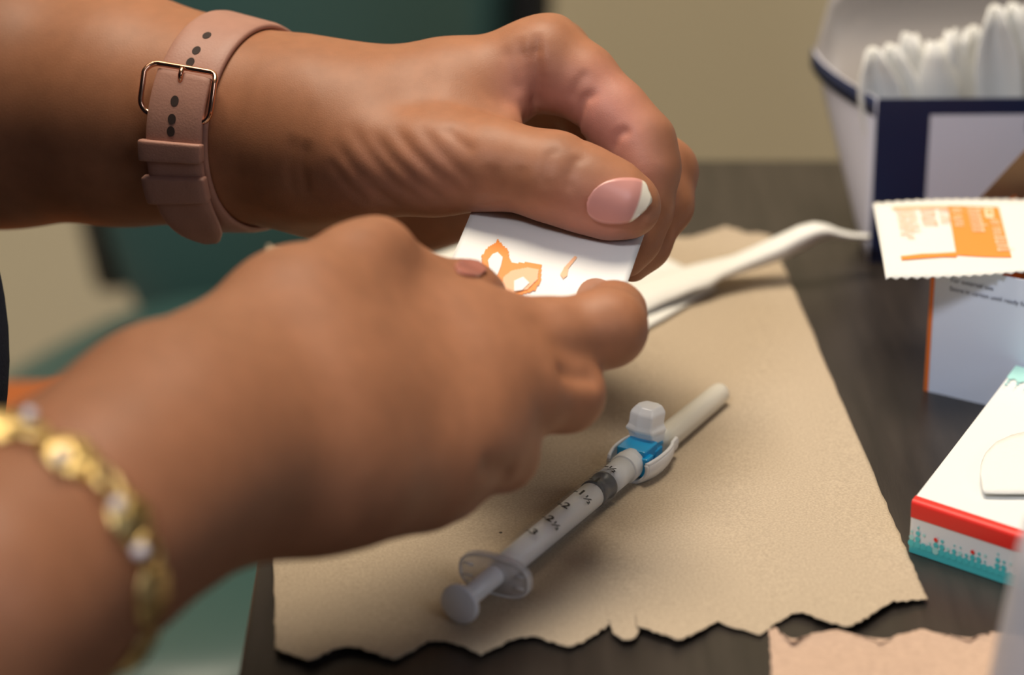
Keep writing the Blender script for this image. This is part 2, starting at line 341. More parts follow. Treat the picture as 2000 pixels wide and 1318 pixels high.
pinkR = C(JR(780, 940, -94, 74), JR(830, 950, -86, 68), JR(872, 948, -80, 62), JR(870, 910, -62, 50), JR(810, 870, -56, 46))
gr = [(.020, .010, armR), (.014, .020, palmR), (.009, .010, thumbR), (.006, .004, indexR), (.006, .004, middleR), (.006, .004, ringR), (.006, .004, pinkR)]
VR, FR = implicit(gr, .0014, (P(-420, 0, .70).x, P(300, 1400, .61).y-.02, P(0, 1560, .66).z-.03), (P(1330, 0, .88).x, P(1000, 500, .93).y, P(700, 380, .76).z+.035))
VR = relax(VR, FR, 3)
VR = grooves(VR, FR, [([(1085, 722), (1130, 735), (1185, 738)], 3, 1.6), ([(935, 905), (985, 925), (1010, 918)], 3, 1.2), ([(1010, 640), (1100, 615), (1170, 600)], 3, .3)])
# ------------------------------------------------------------------ torso, upper arms, head (out of frame to the left)
VX, VY, VZ = Vector((1, 0, 0)), Vector((0, 1, 0)), Vector((0, 0, 1))
sh_l = (Vector((-.26, .93, 1.06)), .052); sh_r = (Vector((-.205, .64, 1.065)), .052)  # unseen near shoulder set forward to shade the farther wrist from the front lamp
up = [(.03, .03, C(sh_l, (elbow_l[0], .043)) + C((elbow_l[0], .036), (fw0[0], fw0[1]*.75))), (.03, .03, C(sh_r, (elbow_r[0], .043)) + C((elbow_r[0], .042), (JR(-60, 1190, -185, 175)))),
      (.04, .04, C((Vector((-.26, .76, 1.05)), .07), (Vector((-.22, .76, 1.18)), .05), (Vector((-.20, .76, 1.26)), .055))),
      (.03, .03, [('e', Vector((-0.180, 0.760, 1.320)), (VX, VY, VZ), (.095, .075, .115)), ('e', Vector((-0.130, 0.760, 1.260)), (VX, VY, VZ), (.06, .055, .055))]),
      (.01, .012, C((Vector((-0.090, 0.760, 1.340)), .008), (Vector((-0.073, 0.760, 1.305)), .013))), (.005, .008, C((Vector((-0.098, 0.738, 1.258)), .008), (Vector((-0.098, 0.782, 1.258)), .008))),
      (.005, .01, [('e', Vector((-0.190, 0.682, 1.310)), (VX, VY, VZ), (.018, .008, .03))]), (.005, .01, [('e', Vector((-0.190, 0.838, 1.310)), (VX, VY, VZ), (.018, .008, .03))])]
VU, FU = implicit(up, .006, (-.62, .42, .68), (.02, 1.12, 1.50)); VU = relax(VU, FU, 2)
# keep only what lies left of the finely modelled forearms so the surfaces run into each other
nL, nR = len(VL), len(VR)
VB = np.concatenate([VL, VR, VU]); FB = np.concatenate([FL, FR+nL, FU+nL+nR])
person = thing('person', 'person in navy scrubs seated at left, both hands tearing open a small packet', 'person', (-.45, .78, 0))
body = mesh_obj('body', VB, FB.tolist(), M['skin'], person, True)
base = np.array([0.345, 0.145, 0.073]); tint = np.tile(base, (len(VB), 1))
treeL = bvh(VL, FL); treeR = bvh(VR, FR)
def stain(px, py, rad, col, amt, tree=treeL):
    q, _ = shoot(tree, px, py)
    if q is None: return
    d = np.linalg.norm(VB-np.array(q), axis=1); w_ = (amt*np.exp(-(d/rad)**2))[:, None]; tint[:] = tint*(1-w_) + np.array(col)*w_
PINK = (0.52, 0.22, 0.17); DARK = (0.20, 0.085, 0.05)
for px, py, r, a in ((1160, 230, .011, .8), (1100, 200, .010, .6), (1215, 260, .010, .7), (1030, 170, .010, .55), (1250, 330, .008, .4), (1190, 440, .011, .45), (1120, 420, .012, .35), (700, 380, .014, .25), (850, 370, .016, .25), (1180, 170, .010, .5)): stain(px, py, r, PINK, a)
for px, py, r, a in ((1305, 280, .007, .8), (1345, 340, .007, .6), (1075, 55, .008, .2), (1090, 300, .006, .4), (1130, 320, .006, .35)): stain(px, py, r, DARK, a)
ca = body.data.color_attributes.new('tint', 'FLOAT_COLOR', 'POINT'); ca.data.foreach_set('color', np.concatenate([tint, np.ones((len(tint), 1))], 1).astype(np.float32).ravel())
# ---- nails: shells laid on the finger surface
def nail(tree, cx, cy, ux, uy, vx, vy, tip=.72, lift=.0005, base_c=(0.58, 0.27, 0.235)):
    """half-axes in pixels: u along the nail towards its tip, v across"""
    n = 22; rows = []; cols = []
    for i in range(n+1):
        a = -1+2*i/n; row = []
        hw = max(1-abs(a)**(2.2 if a < 0 else 3.0), 0.0)**(1/2.2)
        for j in range(13):
            b = (-1+2*j/12)*max(hw, .06 if a < 0 else .32); bb = b; aa = a - (.16*max(a, 0)*(-1+2*j/12)**2)
            q, nn = shoot(tree, cx+ux*aa+vx*bb, cy+uy*aa+vy*bb)
            if q is None: q, nn = row[-1][0], row[-1][1]
            row.append((q, nn))
        rows.append([q+nn*lift for q, nn in row]); cols += [((0.80, 0.74, 0.62) if a > tip else base_c) for j in range(13)]
    b = MB().grid(rows); o = b.build('nail', M['nail'], body, True); 
    at = o.data.color_attributes.new('tint', 'FLOAT_COLOR', 'POINT'); at.data.foreach_set('color', np.array([[*c, 1] for c in cols], np.float32).ravel())
    solid(o, .0007, 1); return o
tag(nail(treeL, 1208, 392, 60, 2, -13, 42, tip=.62), 'pink thumb nail with a white tip')
tag(nail(treeR, 918, 526, 30, 4, -2, 15, tip=2, lift=.0001, base_c=(0.44, 0.165, 0.125)), 'pink thumb nail of the nearer hand')
# ---- clothing
torso = [(.08, .06, C((Vector((-.305, .80, .80)), .155), (Vector((-.29, .77, .98)), .125), (Vector((-.25, .76, 1.06)), .10)) + [('e', Vector((-.42, .78, .62)), (VX, VY, VZ), (.18, .19, .14))]),  # chest leans forward out of view to keep front light off the far forearm
         (.05, .06, C(sh_l[:1]+(.075,), (Vector((-.26, .76, 1.08)), .09)) + C((sh_r[0], .086), (Vector((-.26, .76, 1.08)), .09))),
         (.02, .03, C((sh_l[0], .07), (sh_l[0].lerp(elbow_l[0], .62), .062))), (.02, .03, C((sh_r[0], .078), (sh_r[0].lerp(elbow_r[0], .66), .074)))]  # near sleeve widened out of view so it blocks more lamp light
VT, FT = implicit(torso, .008, (-.70, .38, .42), (-.08, 1.15, 1.30)); VT = relax(VT, FT, 2)
tag(mesh_obj('scrub_top', VT, FT.tolist(), M['navy'], person, True), 'dark navy scrub top')
legs = [(.04, .05, C((Vector((-.48, .70, .56)), .10), (Vector((-.20, .66, .55)), .07), (Vector((-.20, .65, .10)), .05))), (.04, .05, C((Vector((-.48, .88, .56)), .10), (Vector((-.20, .86, .55)), .07), (Vector((-.20, .87, .10)), .05)))]
VG, FG = implicit(legs, .010, (-.64, .5, -.02), (-.06, 1.08, .72)); VG = relax(VG, FG, 2)
mesh_obj('trousers', VG, FG.tolist(), M['navy'], person, True)
for y in (.65, .87):
    MB().lathe((-.16, y, .0), (0, 0, 1), [(0, .045), (.02, .05), (.05, .046), (.075, .03), (.08, .004)], 20, 2.2, (1, 0, 0)).build('shoe', M['black'], person, True)
VH, FH = implicit([(.02, .02, [('e', Vector((-.205, .76, 1.34)), (VX, VY, VZ), (.092, .086, .115)), ('e', Vector((-.29, .76, 1.32)), (VX, VY, VZ), (.05, .05, .06))])], .007, (-.38, .64, 1.16), (-.07, .88, 1.50))
mesh_obj('hair', VH, FH.tolist(), M['hair'], person, True)
st = thing('stool', 'round black stool under the seated person', 'stool', (-.50, .79, 0))
MB().lathe((-.50, .79, .39), (0, 0, 1), [(0, .15), (.015, .17), (.05, .17), (.065, .14)], 32).build('seat', M['black'], st, True)
MB().lathe((-.50, .79, .06), (0, 0, 1), [(0, .03), (.34, .025)], 16).build('post', M['steel'], st, True)
for k in range(5):
    a = 2*math.pi*k/5; MB().tube([(-.50, .79, .06), (-.50+.26*math.cos(a), .79+.26*math.sin(a), .025)], [.02, .014], 8).build('leg', M['steel'], st)
# ------------------------------------------------------------------ wristwatch
WC = P(458, 240, .925); WN = (P(640, 262, .908) - P(260, 214, .948)); WN = (WN + FW*(.008)).normalized()
E1 = (-FW - WN*(-FW).dot(WN)).normalized(); E2 = WN.cross(E1)
if E2.z < 0: E2 = -E2
def ring_pt(tree, c, n, e1, e2, th, wv, off):
    dr = e1*math.cos(th) + e2*math.sin(th); org = c + n*wv + dr*.075
    h = tree.ray_cast(org, -dr); q = h[0] if h[0] is not None else c + n*wv + dr*.028
    return q + dr*off
def band(name, ths, wlo, whi, off, thick, mat_, parent, nw=9, edge=.0, tree=treeL):
    """a strip round the wrist: wlo/whi/off are callables of the angle"""
    outer, inner = [], []
    for th in ths:
        a, b, o_ = wlo(th), whi(th), off(th)
        # straight across: use one radius profile (leather does not follow small dents)
        mid = [ring_pt(tree, WC, WN, E1, E2, th, a+(b-a)*j/(nw-1), o_) for j in range(nw)]
        dr = E1*math.cos(th) + E2*math.sin(th)
        rad = [(m - WC).dot(dr) for m in mid]; fit = np.polyfit(range(nw), rad, 1)
        mx_ = max(r-(fit[0]*i+fit[1]) for i, r in enumerate(rad))
        outer.append([WC + WN*(a+(b-a)*j/(nw-1)) + dr*(fit[0]*j+fit[1]+mx_*.6+thick - (edge if j in (0, nw-1) else 0)) for j in range(nw)])
        inner.append([WC + WN*(a+(b-a)*j/(nw-1)) + dr*(fit[0]*j+fit[1]+mx_*.6) for j in range(nw)])
    # smooth along the angle
    for G in (outer, inner):
        A = np.array([[list(p) for p in r] for r in G])
        for _ in range(3): A[1:-1] = (A[:-2]+2*A[1:-1]+A[2:])/4
        for i, r in enumerate(G):
            for j in range(len(r)): r[j] = Vector(A[i, j])
    n = len(outer); b_ = MB(); prof = [o_ + i_[::-1] for o_, i_ in zip(outer, inner)]; k = len(prof[0])
    vs = [p for r in prof for p in r]; fs = [(i*k+j, i*k+(j+1) % k, (i+1)*k+(j+1) % k, (i+1)*k+j) for i in range(n-1) for j in range(k)]
    fs += [tuple(range(k)), tuple((n-1)*k+j for j in range(k-1, -1, -1))]
    o = fixnorm(b_.add(vs, fs).build(name, mat_, parent, True)); bevel(o, .0006, 2, 50); return o, outer
wt = thing('wristwatch', 'wristwatch with tan rose leather strap and rose gold buckle on the farther wrist', 'watch', tuple(WC))
R_ = math.radians
full = [R_(a) for a in np.arange(-178, 178.1, 4)]
hw = .0095
so, souter = band('strap', full, lambda t: -hw, lambda t: hw, lambda t: .0004, .0021, M['leather'], wt, edge=.0005)
def tipw(t):
    a = math.degrees(t); s = max(0, min(1, (-a-56)/32)); return math.sqrt(max(1-s*s, .02))
tail_th = [R_(a) for a in np.arange(18, -88, -3)]
to, touter = band('strap_tail', tail_th, lambda t: -hw*.93*tipw(t)+.0004, lambda t: hw*.93*tipw(t)+.0004, lambda t: .0030+.0020*max(0, (-math.degrees(t)-35)/50), .0019, M['leather'], wt, edge=.0005)
def surf(outer, ths, deg, f):     # point and normal on an outer strap surface; f in -1..1 across
    ths = [math.degrees(t) for t in ths]; i = min(range(len(ths)), key=lambda k: abs(ths[k]-deg)); i = max(1, min(len(ths)-2, i)); r = outer[i]
    x = (f+1)/2*(len(r)-1); j = min(int(x), len(r)-2); p = r[j].lerp(r[j+1], x-j)
    t1 = (outer[i+1][4]-outer[i-1][4]).normalized(); nn = (r[-2]-r[1]).cross(t1).normalized(); dr = E1*math.cos(R_(deg))+E2*math.sin(R_(deg))
    if nn.dot(dr) < 0: nn = -nn
    return p, nn, t1
for deg in (45, 34, 25):
    p, nn, t1 = surf(souter, full, deg, -.05); MB().lathe(p - nn*.0004, nn, [(0, .0013), (.00052, .0013)], 16, 1.25, t1).build('strap_hole', M['hole'], wt)
for deg in (3, -6, -13):
    p, nn, t1 = surf(touter, tail_th, deg, -.05); MB().lathe(p - nn*.0004, nn, [(0, .0013), (.00052, .0013)], 16, 1.25, t1).build('strap_hole', M['hole'], wt)
for lo_, hi_ in ((-17, -27), (-35, -49)):
    band('keeper_loop', [R_(a) for a in np.arange(lo_, hi_-.1, -2)], lambda t: -hw*1.06, lambda t: hw*1.06, lambda t: .0034+.0016*max(0, (-math.degrees(t)-35)/50), .0032, M['leather'], wt, edge=.0004)
# buckle: rounded rectangular wire frame with a prong
bp = []
aw, bh, rc = 13.0, hw*1.20, .0032; am = 8.0; dpm = aw/.0068
for cx, cy, a0 in ((.0068-rc, bh-rc, 0), (-.0068+rc, bh-rc, 90), (-.0068+rc, -bh+rc, 180), (.0068-rc, -bh+rc, 270)):
    for k in range(7):
        a = R_(a0+15*k); wx = cy+rc*math.sin(a); wy = cx+rc*math.cos(a)
        q = ring_pt(treeL, WC, WN, E1, E2, R_(am), wx, 0); dr = E1*math.cos(R_(am)) + E2*math.sin(R_(am)); tg = -E1*math.sin(R_(am)) + E2*math.cos(R_(am))
        bp.append(q + dr*(.0062 - .0022*(wy/.0068)**2 - (.0016 if wy < -.002 else 0)) + tg*wy*1.12)
MB().tube(bp, .0009, 10, closed=True).build('buckle_frame', M['rosegold'], wt, True)
q = ring_pt(treeL, WC, WN, E1, E2, R_(am), 0, 0)
MB().tube([q+dr*.0040+tg*.0028, q+dr*.0052+tg*.0050, q+dr*.0050+tg*.0074], .0008, 8).build('buckle_prong', M['rosegold'], wt, True)
# watch case on the far side of the wrist
dc = -E1; cp = ring_pt(treeL, WC, WN, E1, E2, math.pi, 0, .0055)
o = MB().box(cp, WN*.019, E2*.0165, dc*.0052).build('watch_case', M['rosegold'], wt); bevel(o, .0045, 4)
o = MB().box(cp+dc*.0055, WN*.016, E2*.0138, dc*.0008).build('watch_glass', M['glass_black'], wt); bevel(o, .0007, 2)
# ------------------------------------------------------------------ bracelet on the nearer wrist
BC = P(58, 1106, .680); BNv = (JR(330, 890, -132, 1)[0] - JR(60, 1098, -168, 1)[0]).normalized()
B1 = (-FW - BNv*(-FW).dot(BNv)).normalized(); B2 = BNv.cross(B1)
if B2.z < 0: B2 = -B2
br = thing('bracelet', 'gold bracelet of hammered oval plates on the nearer wrist', 'bracelet', tuple(BC))
def bpt(deg, wv, off): return ring_pt(treeR, BC, BNv, B1, B2, R_(deg), wv, off)
def plate(deg, half_deg, hwid, mt, bul=.0022, name='oval_plate', label=None):
    rows = []; n = 17
    for i in range(n):
        a = -1+2*i/(n-1); ww = hwid*math.sqrt(max(1-a*a, .01)); row = []
        for j in range(11):
            b = -1+.2*j; row.append(bpt(deg+a*half_deg, b*ww, .0012 + bul*(1-a*a)*(1-b*b) + (rng.random()-.5)*.0010))
        rows.append(row)
    o = MB().grid(rows).build(name, mt, br, True); solid(o, .0012, -1); 
    if label: o['label'] = label
    return o
plate(62, 22, .0092, M['gold'], .0045, label='large hammered gold plate')
for dg in (38, 3, -27):
    pts = [bpt(dg+7*math.cos(a), .0026*math.sin(a), .0022) for a in np.linspace(0, 2*math.pi, 17)[:-1]]
    MB().tube(pts, .0011, 8, closed=True).build('link', M['gold'], br, True)
for dg, hd, hwid in ((20, 13, .0065), (-12, 11, .0062), (-44, 13, .0062), (98, 13, .0060), (128, 13, .006), (158, 13, .006), (190, 13, .006), (222, 13, .006), (254, 13, .006), (286, 13, .006)):
    plate(dg, hd, hwid, M['gold'], .0018)
for dg, wv in ((49, -.007), (41, .003), (19, -.0055), (-5, -.004), (-22, -.005)):
    q = bpt(dg, wv, .0042); MB().lathe(q, (q-BC).normalized(), [(-.0020, .0005), (-.0015, .0013), (0, .0017), (.0012, .0014), (.0018, .0005)], 14).build('crystal_bead', M['pearl'], br, True)
# ------------------------------------------------------------------ text
def text_verts(s, size, bold=0.0):
    c = bpy.data.curves.new('t', 'FONT'); c.body = s; c.size = size; c.resolution_u = 3; c.offset = bold*size
    o = bpy.data.objects.new('t', c); COL.objects.link(o); dg = bpy.context.evaluated_depsgraph_get()
    m = bpy.data.meshes.new_from_object(o.evaluated_get(dg)); vs = [v.co.copy() for v in m.vertices]; fs = [tuple(p.vertices) for p in m.polygons]
    bpy.data.objects.remove(o); bpy.data.curves.remove(c); bpy.data.meshes.remove(m); return vs, fs
# ------------------------------------------------------------------ brown paper towels
def towel(name, label, bottom, top, m, nx=170, ny=60, lift=None, side=.0006):
    A = np.array(lerp_poly(bottom, nx)); B = np.array(lerp_poly(top, nx)); rows = []; tt_ = np.linspace(0, 1, nx)[:, None]
    As = A[0]*(1-tt_)+A[-1]*tt_; Bs = B[0]*(1-tt_)+B[-1]*tt_
    for j in range(ny):
        s_ = j/(ny-1); v = .5-.5*math.copysign(abs(math.cos(math.pi*s_))**.8, math.cos(math.pi*s_)); row = []
        wa = max(0, 1-v/.10)**1.5; wb = max(0, 1-(1-v)/.10)**1.5
        for i in range(nx):
            q = As[i]*(1-v)+Bs[i]*v+(A[i]-As[i])*wa+(B[i]-Bs[i])*wb; jag = (rng.random(2)-.5)*np.array([3.0, 5.0])*(1 if j in (0, ny-1) else 0)
            if i in (0, nx-1): jag = jag + (rng.random(2)-.5)*np.array([3.5, 0])
            h = .0005 + .0004*math.sin(i*.09+1.3*math.sin(v*6)) + .0004 + (lift(i/(nx-1), v) if lift else 0)
            row.append(T(q[0]+jag[0], q[1]+jag[1], max(h, .0004)))
        rows.append(row)
    o = MB().grid(rows).build(name, m, None, True); solid(o, .00025, 0); return tag(o, label, 'paper towel')
tooth = [(537, 1268), (560, 1274), (598, 1289), (615, 1287), (650, 1266), (690, 1262), (735, 1276), (772, 1287), (800, 1274), (835, 1252), (870, 1251), (905, 1262), (942, 1277), (965, 1266), (1000, 1248), (1040, 1240),
         (1075, 1252), (1112, 1265), (1150, 1247), (1186, 1222), (1192, 1216), (1198, 1238), (1216, 1249), (1236, 1248), (1248, 1232), (1240, 1222), (1285, 1235), (1328, 1249), (1352, 1240), (1400, 1214), (1440, 1226), (1482, 1241), (1512, 1220), (1556, 1194), (1590, 1204), (1655, 1226), (1690, 1208), (1740, 1175), (1775, 1172), (1812, 1171)]
topo = [(522, 478), (545, 492), (575, 505), (640, 490), (720, 512), (800, 492), (880, 508), (960, 488), (1040, 500), (1120, 480), (1200, 492), (1290, 458), (1345, 466), (1385, 452), (1418, 441), (1455, 455), (1504, 458)]
towel('paper_towel', 'large brown paper towel with torn zigzag edge lying under the syringe', tooth, topo, M['kraft'],
      lift=lambda u, v: .0016*max(0, 1-v/.06)*(0.6+.4*math.sin(u*23)) + .0012*max(0, (v-.93)/.07) + .0010*max(0, 1-u/.03))
towel('paper_towel', 'small pinkish brown paper towel piece at the near right edge of the table',
      [(1512, 1420), (1700, 1430), (1960, 1420), (2150, 1410)], [(1502, 1232), (1515, 1226), (1545, 1254), (1585, 1238), (1640, 1230), (1700, 1248), (1722, 1256), (1760, 1238), (1800, 1229), (1850, 1240), (1893, 1250), (1915, 1240), (1940, 1236), (2000, 1240), (2060, 1230)], M['kraft_pink'], 90, 30,
      lift=lambda u, v: .0012*max(0, (v-.8)/.2))
MB().lathe(T(978, 1042, .0009), (0, 0, 1), [(0, .0006), (.0003, .0007), (.0005, .0003)], 10).build('crumb', M['speck'], None, True)
tag(bpy.data.objects['crumb'], 'tiny dark crumb on the brown towel left of the syringe', 'crumb')
# ------------------------------------------------------------------ opened peel pouch behind the hands
pc = thing('peel_pouch', 'opened white paper pouch with curled end lying across the towel', 'wrapper', tuple(T(1300, 600, .001)))
def loft(name, up_, lo_, mt, parent, n=60, m=12, th=.0003, bulge=0):
    U = lerp_poly(up_, n); L = lerp_poly(lo_, n); rows = []
    for j in range(m+1):
        v = j/m; rows.append([T(*(U[i]*(1-v)+L[i]*v)[:2], (U[i]*(1-v)+L[i]*v)[2]/1000 + bulge*math.sin(math.pi*v)) for i in range(n)])
    o = MB().grid(rows).build(name, mt, parent, True); solid(o, th, 0); return o
loft('paper_sheet', [(838, 502, 6), (872, 490, 7), (905, 478, 8), (1000, 480, 6), (1140, 482, 5), (1262, 484, 4), (1300, 503, 3.6), (1338, 522, 3), (1398, 560, 2.2)], [(850, 520, 5), (900, 560, 4), (980, 640, 3), (1100, 690, 2.6), (1258, 644, 2.6), (1262, 641, 2.4), (1300, 620, 2.2), (1350, 590, 2), (1399, 562, 2)], M['wipe'], pc)
loft('film_sheet', [(1120, 600, 8), (1230, 556, 6), (1335, 522, 6), (1390, 509, 7), (1430, 500, 9), (1480, 478, 13), (1530, 455, 17), (1560, 441, 20), (1590, 434, 21), (1615, 438, 20), (1640, 449, 17), (1665, 455, 15), (1700, 458, 14)],
     [(1110, 680, 5), (1222, 628, 4), (1300, 590, 5), (1350, 569, 6), (1385, 560, 6), (1410, 545, 7), (1470, 527, 8), (1530, 506, 11), (1570, 488, 13), (1600, 470, 15), (1625, 465, 14), (1650, 468, 13), (1697, 469, 12.5)], M['wipe'], pc, bulge=.002)
# ------------------------------------------------------------------ torn packet held by both hands
pk = thing('wipe_packet', 'small white packet with smudged orange print pinched between both hands', 'packet', tuple(P(1080, 500, .875)))
def pkp(u, v, lift=0):            # u left-right, v top-bottom
    tl, tr, bl, brr = (935, 380), (1268, 430), (860, 560), (1200, 625)
    x = tl[0]*(1-u)*(1-v)+tr[0]*u*(1-v)+bl[0]*(1-u)*v+brr[0]*u*v; y = tl[1]*(1-u)*(1-v)+tr[1]*u*(1-v)+bl[1]*(1-u)*v+brr[1]*u*v
    d = .888 - .036*v - .004*math.sin(math.pi*min(v*1.1, 1)) + .003*(1-u)
    return P(x, y, d - lift)
o = MB().grid([[pkp(i/30, j/20) for i in range(31)] for j in range(21)]).build('packet_sheet', M['foil'], pk, True); solid(o, .0004, 0)
def blob(name, pts, mt, parent, f, lift=.0004):
    pts = np.array(pts); lo_ = pts.min(0); hi_ = pts.max(0); nu, nv = 46, 40; us = np.linspace(lo_[0], hi_[0], nu); vs_ = np.linspace(lo_[1], hi_[1], nv); b = MB(); ids = {}; fs = []
    def inside(u, v):
        c = False
        for i in range(len(pts)):
            (x1, y1), (x2, y2) = pts[i], pts[i-1]
            if (y1 > v) != (y2 > v) and u < (x2-x1)*(v-y1)/(y2-y1)+x1: c = not c
        return c
    def vid(i, j):
        if (i, j) not in ids: ids[(i, j)] = len(b.v); b.v.append(f(us[i], vs_[j], lift))
        return ids[(i, j)]
    for i in range(nu-1):
        for j in range(nv-1):
            if inside((us[i]+us[i+1])/2, (vs_[j]+vs_[j+1])/2): b.f.append((vid(i, j), vid(i+1, j), vid(i+1, j+1), vid(i, j+1)))
    return b.build(name, mt, parent)
def inv(px, py):                  # pixel on the packet -> u, v
    u, v = .5, .5
    tl, tr, bl, brr = map(np.array, ((935., 380.), (1268., 430.), (860., 560.), (1200., 625.)))
    for _ in range(12):
        q = tl*(1-u)*(1-v)+tr*u*(1-v)+bl*(1-u)*v+brr*u*v; du = (tr-tl)*(1-v)+(brr-bl)*v; dv = (bl-tl)*(1-u)+(brr-tr)*u
        s = np.linalg.solve(np.stack([du, dv], 1), np.array([px, py])-q); u += s[0]; v += s[1]
    return u, v
ipt = lambda L: [inv(*q) for q in L]
blob('orange_print', ipt([(940, 500), (952, 484), (966, 476), (972, 464), (980, 478), (992, 488), (996, 508), (1004, 514), (1030, 512), (1058, 518), (1056, 548), (1046, 566), (1020, 575), (985, 580), (960, 575), (955, 548), (944, 520)]), M['orange'], pk, pkp, .0007)
blob('pale_print', ipt([(953, 508), (962, 496), (972, 492), (982, 502), (978, 520), (970, 540), (960, 545)]), M['foil'], pk, pkp, .0010)
blob('pale_print', ipt([(984, 540), (1000, 528), (1030, 522), (1052, 526), (1050, 545), (1030, 565), (1000, 572), (975, 575)]), M['pale_orange'], pk, pkp, .0010)
blob('pale_print', ipt([(1004, 548), (1022, 540), (1034, 552), (1020, 566), (1004, 568)]), M['foil'], pk, pkp, .0013)
blob('orange_print', ipt([(1094, 536), (1102, 522), (1122, 500), (1128, 502), (1110, 524), (1108, 538), (1100, 544)]), M['pale_orange'], pk, pkp, .0007)
# ------------------------------------------------------------------ syringe
AZ = .0064
A0 = T(897, 1180, AZ+.0004); A1 = T(1410, 758, AZ-.0010); AX = (A1-A0).normalized(); SD = AX.cross(VZ).normalized(); UPV = SD.cross(AX).normalized()
def along(px, py):                # distance along the axis of the axis point seen nearest to a pixel
    best = min(np.linspace(-.01, .13, 1401), key=lambda s: (lambda q: (q[0]-px)**2+(q[1]-py)**2)(proj(A0+AX*s))); return float(best)
def proj(p):
    r = p-CAM; d = r.dot(FW); return (1000+r.dot(RT)/d*FPX, 659-r.dot(UP)/d*FPX)
sF = along(972, 1118); sS0 = along(1157, 966); sS1 = along(1182, 945); sE = along(1215, 915); sH = along(1232, 902); sC = along(1300, 846); sEnd = (A1-A0).length
RB = .0050
sy = thing('syringe', 'capped plastic syringe with blue needle hub lying on the brown towel', 'syringe', (A0.x, A0.y, TZ))
MB().lathe(A0, AX, [(sF, RB), (sE-.001, RB), (sE, RB*.96), (sE, RB*.88), (sF, RB*.88)], 40).build('barrel', M['clear'], sy, True)
# flange: oval plate with moulded ribs
fl = MB(); N_ = 40
def oval(s, a, b, n=N_, p=2.6): return [A0+AX*s + SD*(a*math.copysign(abs(math.cos(t))**(2/p), math.cos(t))) + UPV*(b*math.copysign(abs(math.sin(t))**(2/p), math.sin(t))) for t in np.linspace(0, 2*math.pi, n+1)[:-1]]
ri = [oval(sF-.0022, .0112, .0060), oval(sF-.0004, .0116, .0064), oval(sF, .0112, .0060)]
fl.add([p for r in ri for p in r], [(i*N_+k, i*N_+(k+1) % N_, (i+1)*N_+(k+1) % N_, (i+1)*N_+k) for i in range(2) for k in range(N_)] + [tuple(range(N_-1, -1, -1)), tuple(2*N_+k for k in range(N_))])
fo = fl.build('finger_flange', M['clear2'], sy, True)
MB().tube(oval(sF-.0022, .0110, .0058), .0005, 8, closed=True).build('flange_rim', M['shield'], sy, True)
for sgn in (-1, 1):
    for zz in (-.0018, .0018):
        MB().tube([A0+AX*(sF-.0024)+SD*sgn*.0068+UPV*zz, A0+AX*(sF-.0024)+SD*sgn*.0098+UPV*zz], .00045, 8).build('flange_rib', M['shield'], sy, True)
MB().lathe(A0, AX, [(-.0006, .0052), (-.0002, .0059), (.0008, .0059), (.0012, .0054)], 40).build('thumb_rest', M['thumb'], sy, True)
pr = MB()
for d1, d2 in ((SD, UPV), (UPV, SD)):
    pr.box(A0+AX*((sS0-.0005)/2+.0004), AX*((sS0-.001)/2), d1*.0030, d2*.0006)
pr.build('plunger_rod', M['plunger'], sy)
MB().lathe(A0, AX, [(.001, .0030), (sF, .0031), (sF+.002, .0039), (sS0-.0004, .0040)], 24).build('plunger_sleeve', M['plunger'], sy, True)
MB().lathe(A0, AX, [(sS0, .0041), (sS0+.0002, .0044), (sS0+.0012, .0044), (sS0+.0016, .0039), (sS1-.0020, .0039), (sS1-.0016, .0044), (sS1-.0004, .0044), (sS1, .0040), (sS1+.001, .0005)], 32).build('rubber_stopper', M['rubber'], sy, True)
MB().lathe(A0, AX, [(sS1+.0012, .0042), (sE-.0004, .0042)], 32).build('barrel_nose', M['milky'], sy, True)
lk = [(sE, .0044)]
for k in range(4): lk += [(sE+.0004+.0011*k, .0047), (sE+.0010+.0011*k, .0044)]
MB().lathe(A0, AX, lk+[(sH+.001, .0044)], 32).build('luer_collar', M['milky'], sy, True)
# scale printing wrapped round the barrel
def wrapmesh(name, vs, fs, s0, ang0):
    """text baseline runs round the barrel, letter tops point to the needle"""
    out = [A0 + AX*(s0+v.y) + (UPV*math.cos(ang0+v.x/RB) + SD*math.sin(ang0+v.x/RB))*(RB+.00016) for v in vs]
    return mesh_obj(name, out, fs, M['ink'], sy)
ang_t = R_(-14)
s3 = along(1012, 1040); s1h = along(1110, 968); stp = (s1h-s3)/3
for k, tx in enumerate(('3', '2½', '2', '1½', '1', '½')):
    s_ = s3 + stp*k
    main, half = (tx[0], tx[1:]) if tx[0] != '½' else ('', '½')
    vs, fs = text_verts('-'+main, .0043, .03) if main else text_verts('-', .0043, .03)
    wrapmesh('scale_number', vs, fs, s_-.0012, ang_t)
    if half: vs, fs = text_verts('½', .0036, .025); wrapmesh('scale_number', [v+Vector((.0038 if main else .0014, -.0005, 0)) for v in vs], fs, s_-.0012, ang_t)
tk = MB(); smin_, smax_ = s3-stp*.6, s3+stp*5.6; nt_ = 31
for k in range(nt_):
    s_ = smin_ + (smax_-smin_)*k/(nt_-1); L_ = .0026 if k % 5 == 3 else .0017
    pts = [[A0+AX*(s_+e)+(UPV*math.cos(a)+SD*math.sin(a))*(RB+.00010) for a in np.linspace(ang_t-.05-L_/RB, ang_t-.05, 6)] for e in (-.00012, .00012)]
    tk.grid(pts)
tk.build('scale_ticks', M['ink'], sy)
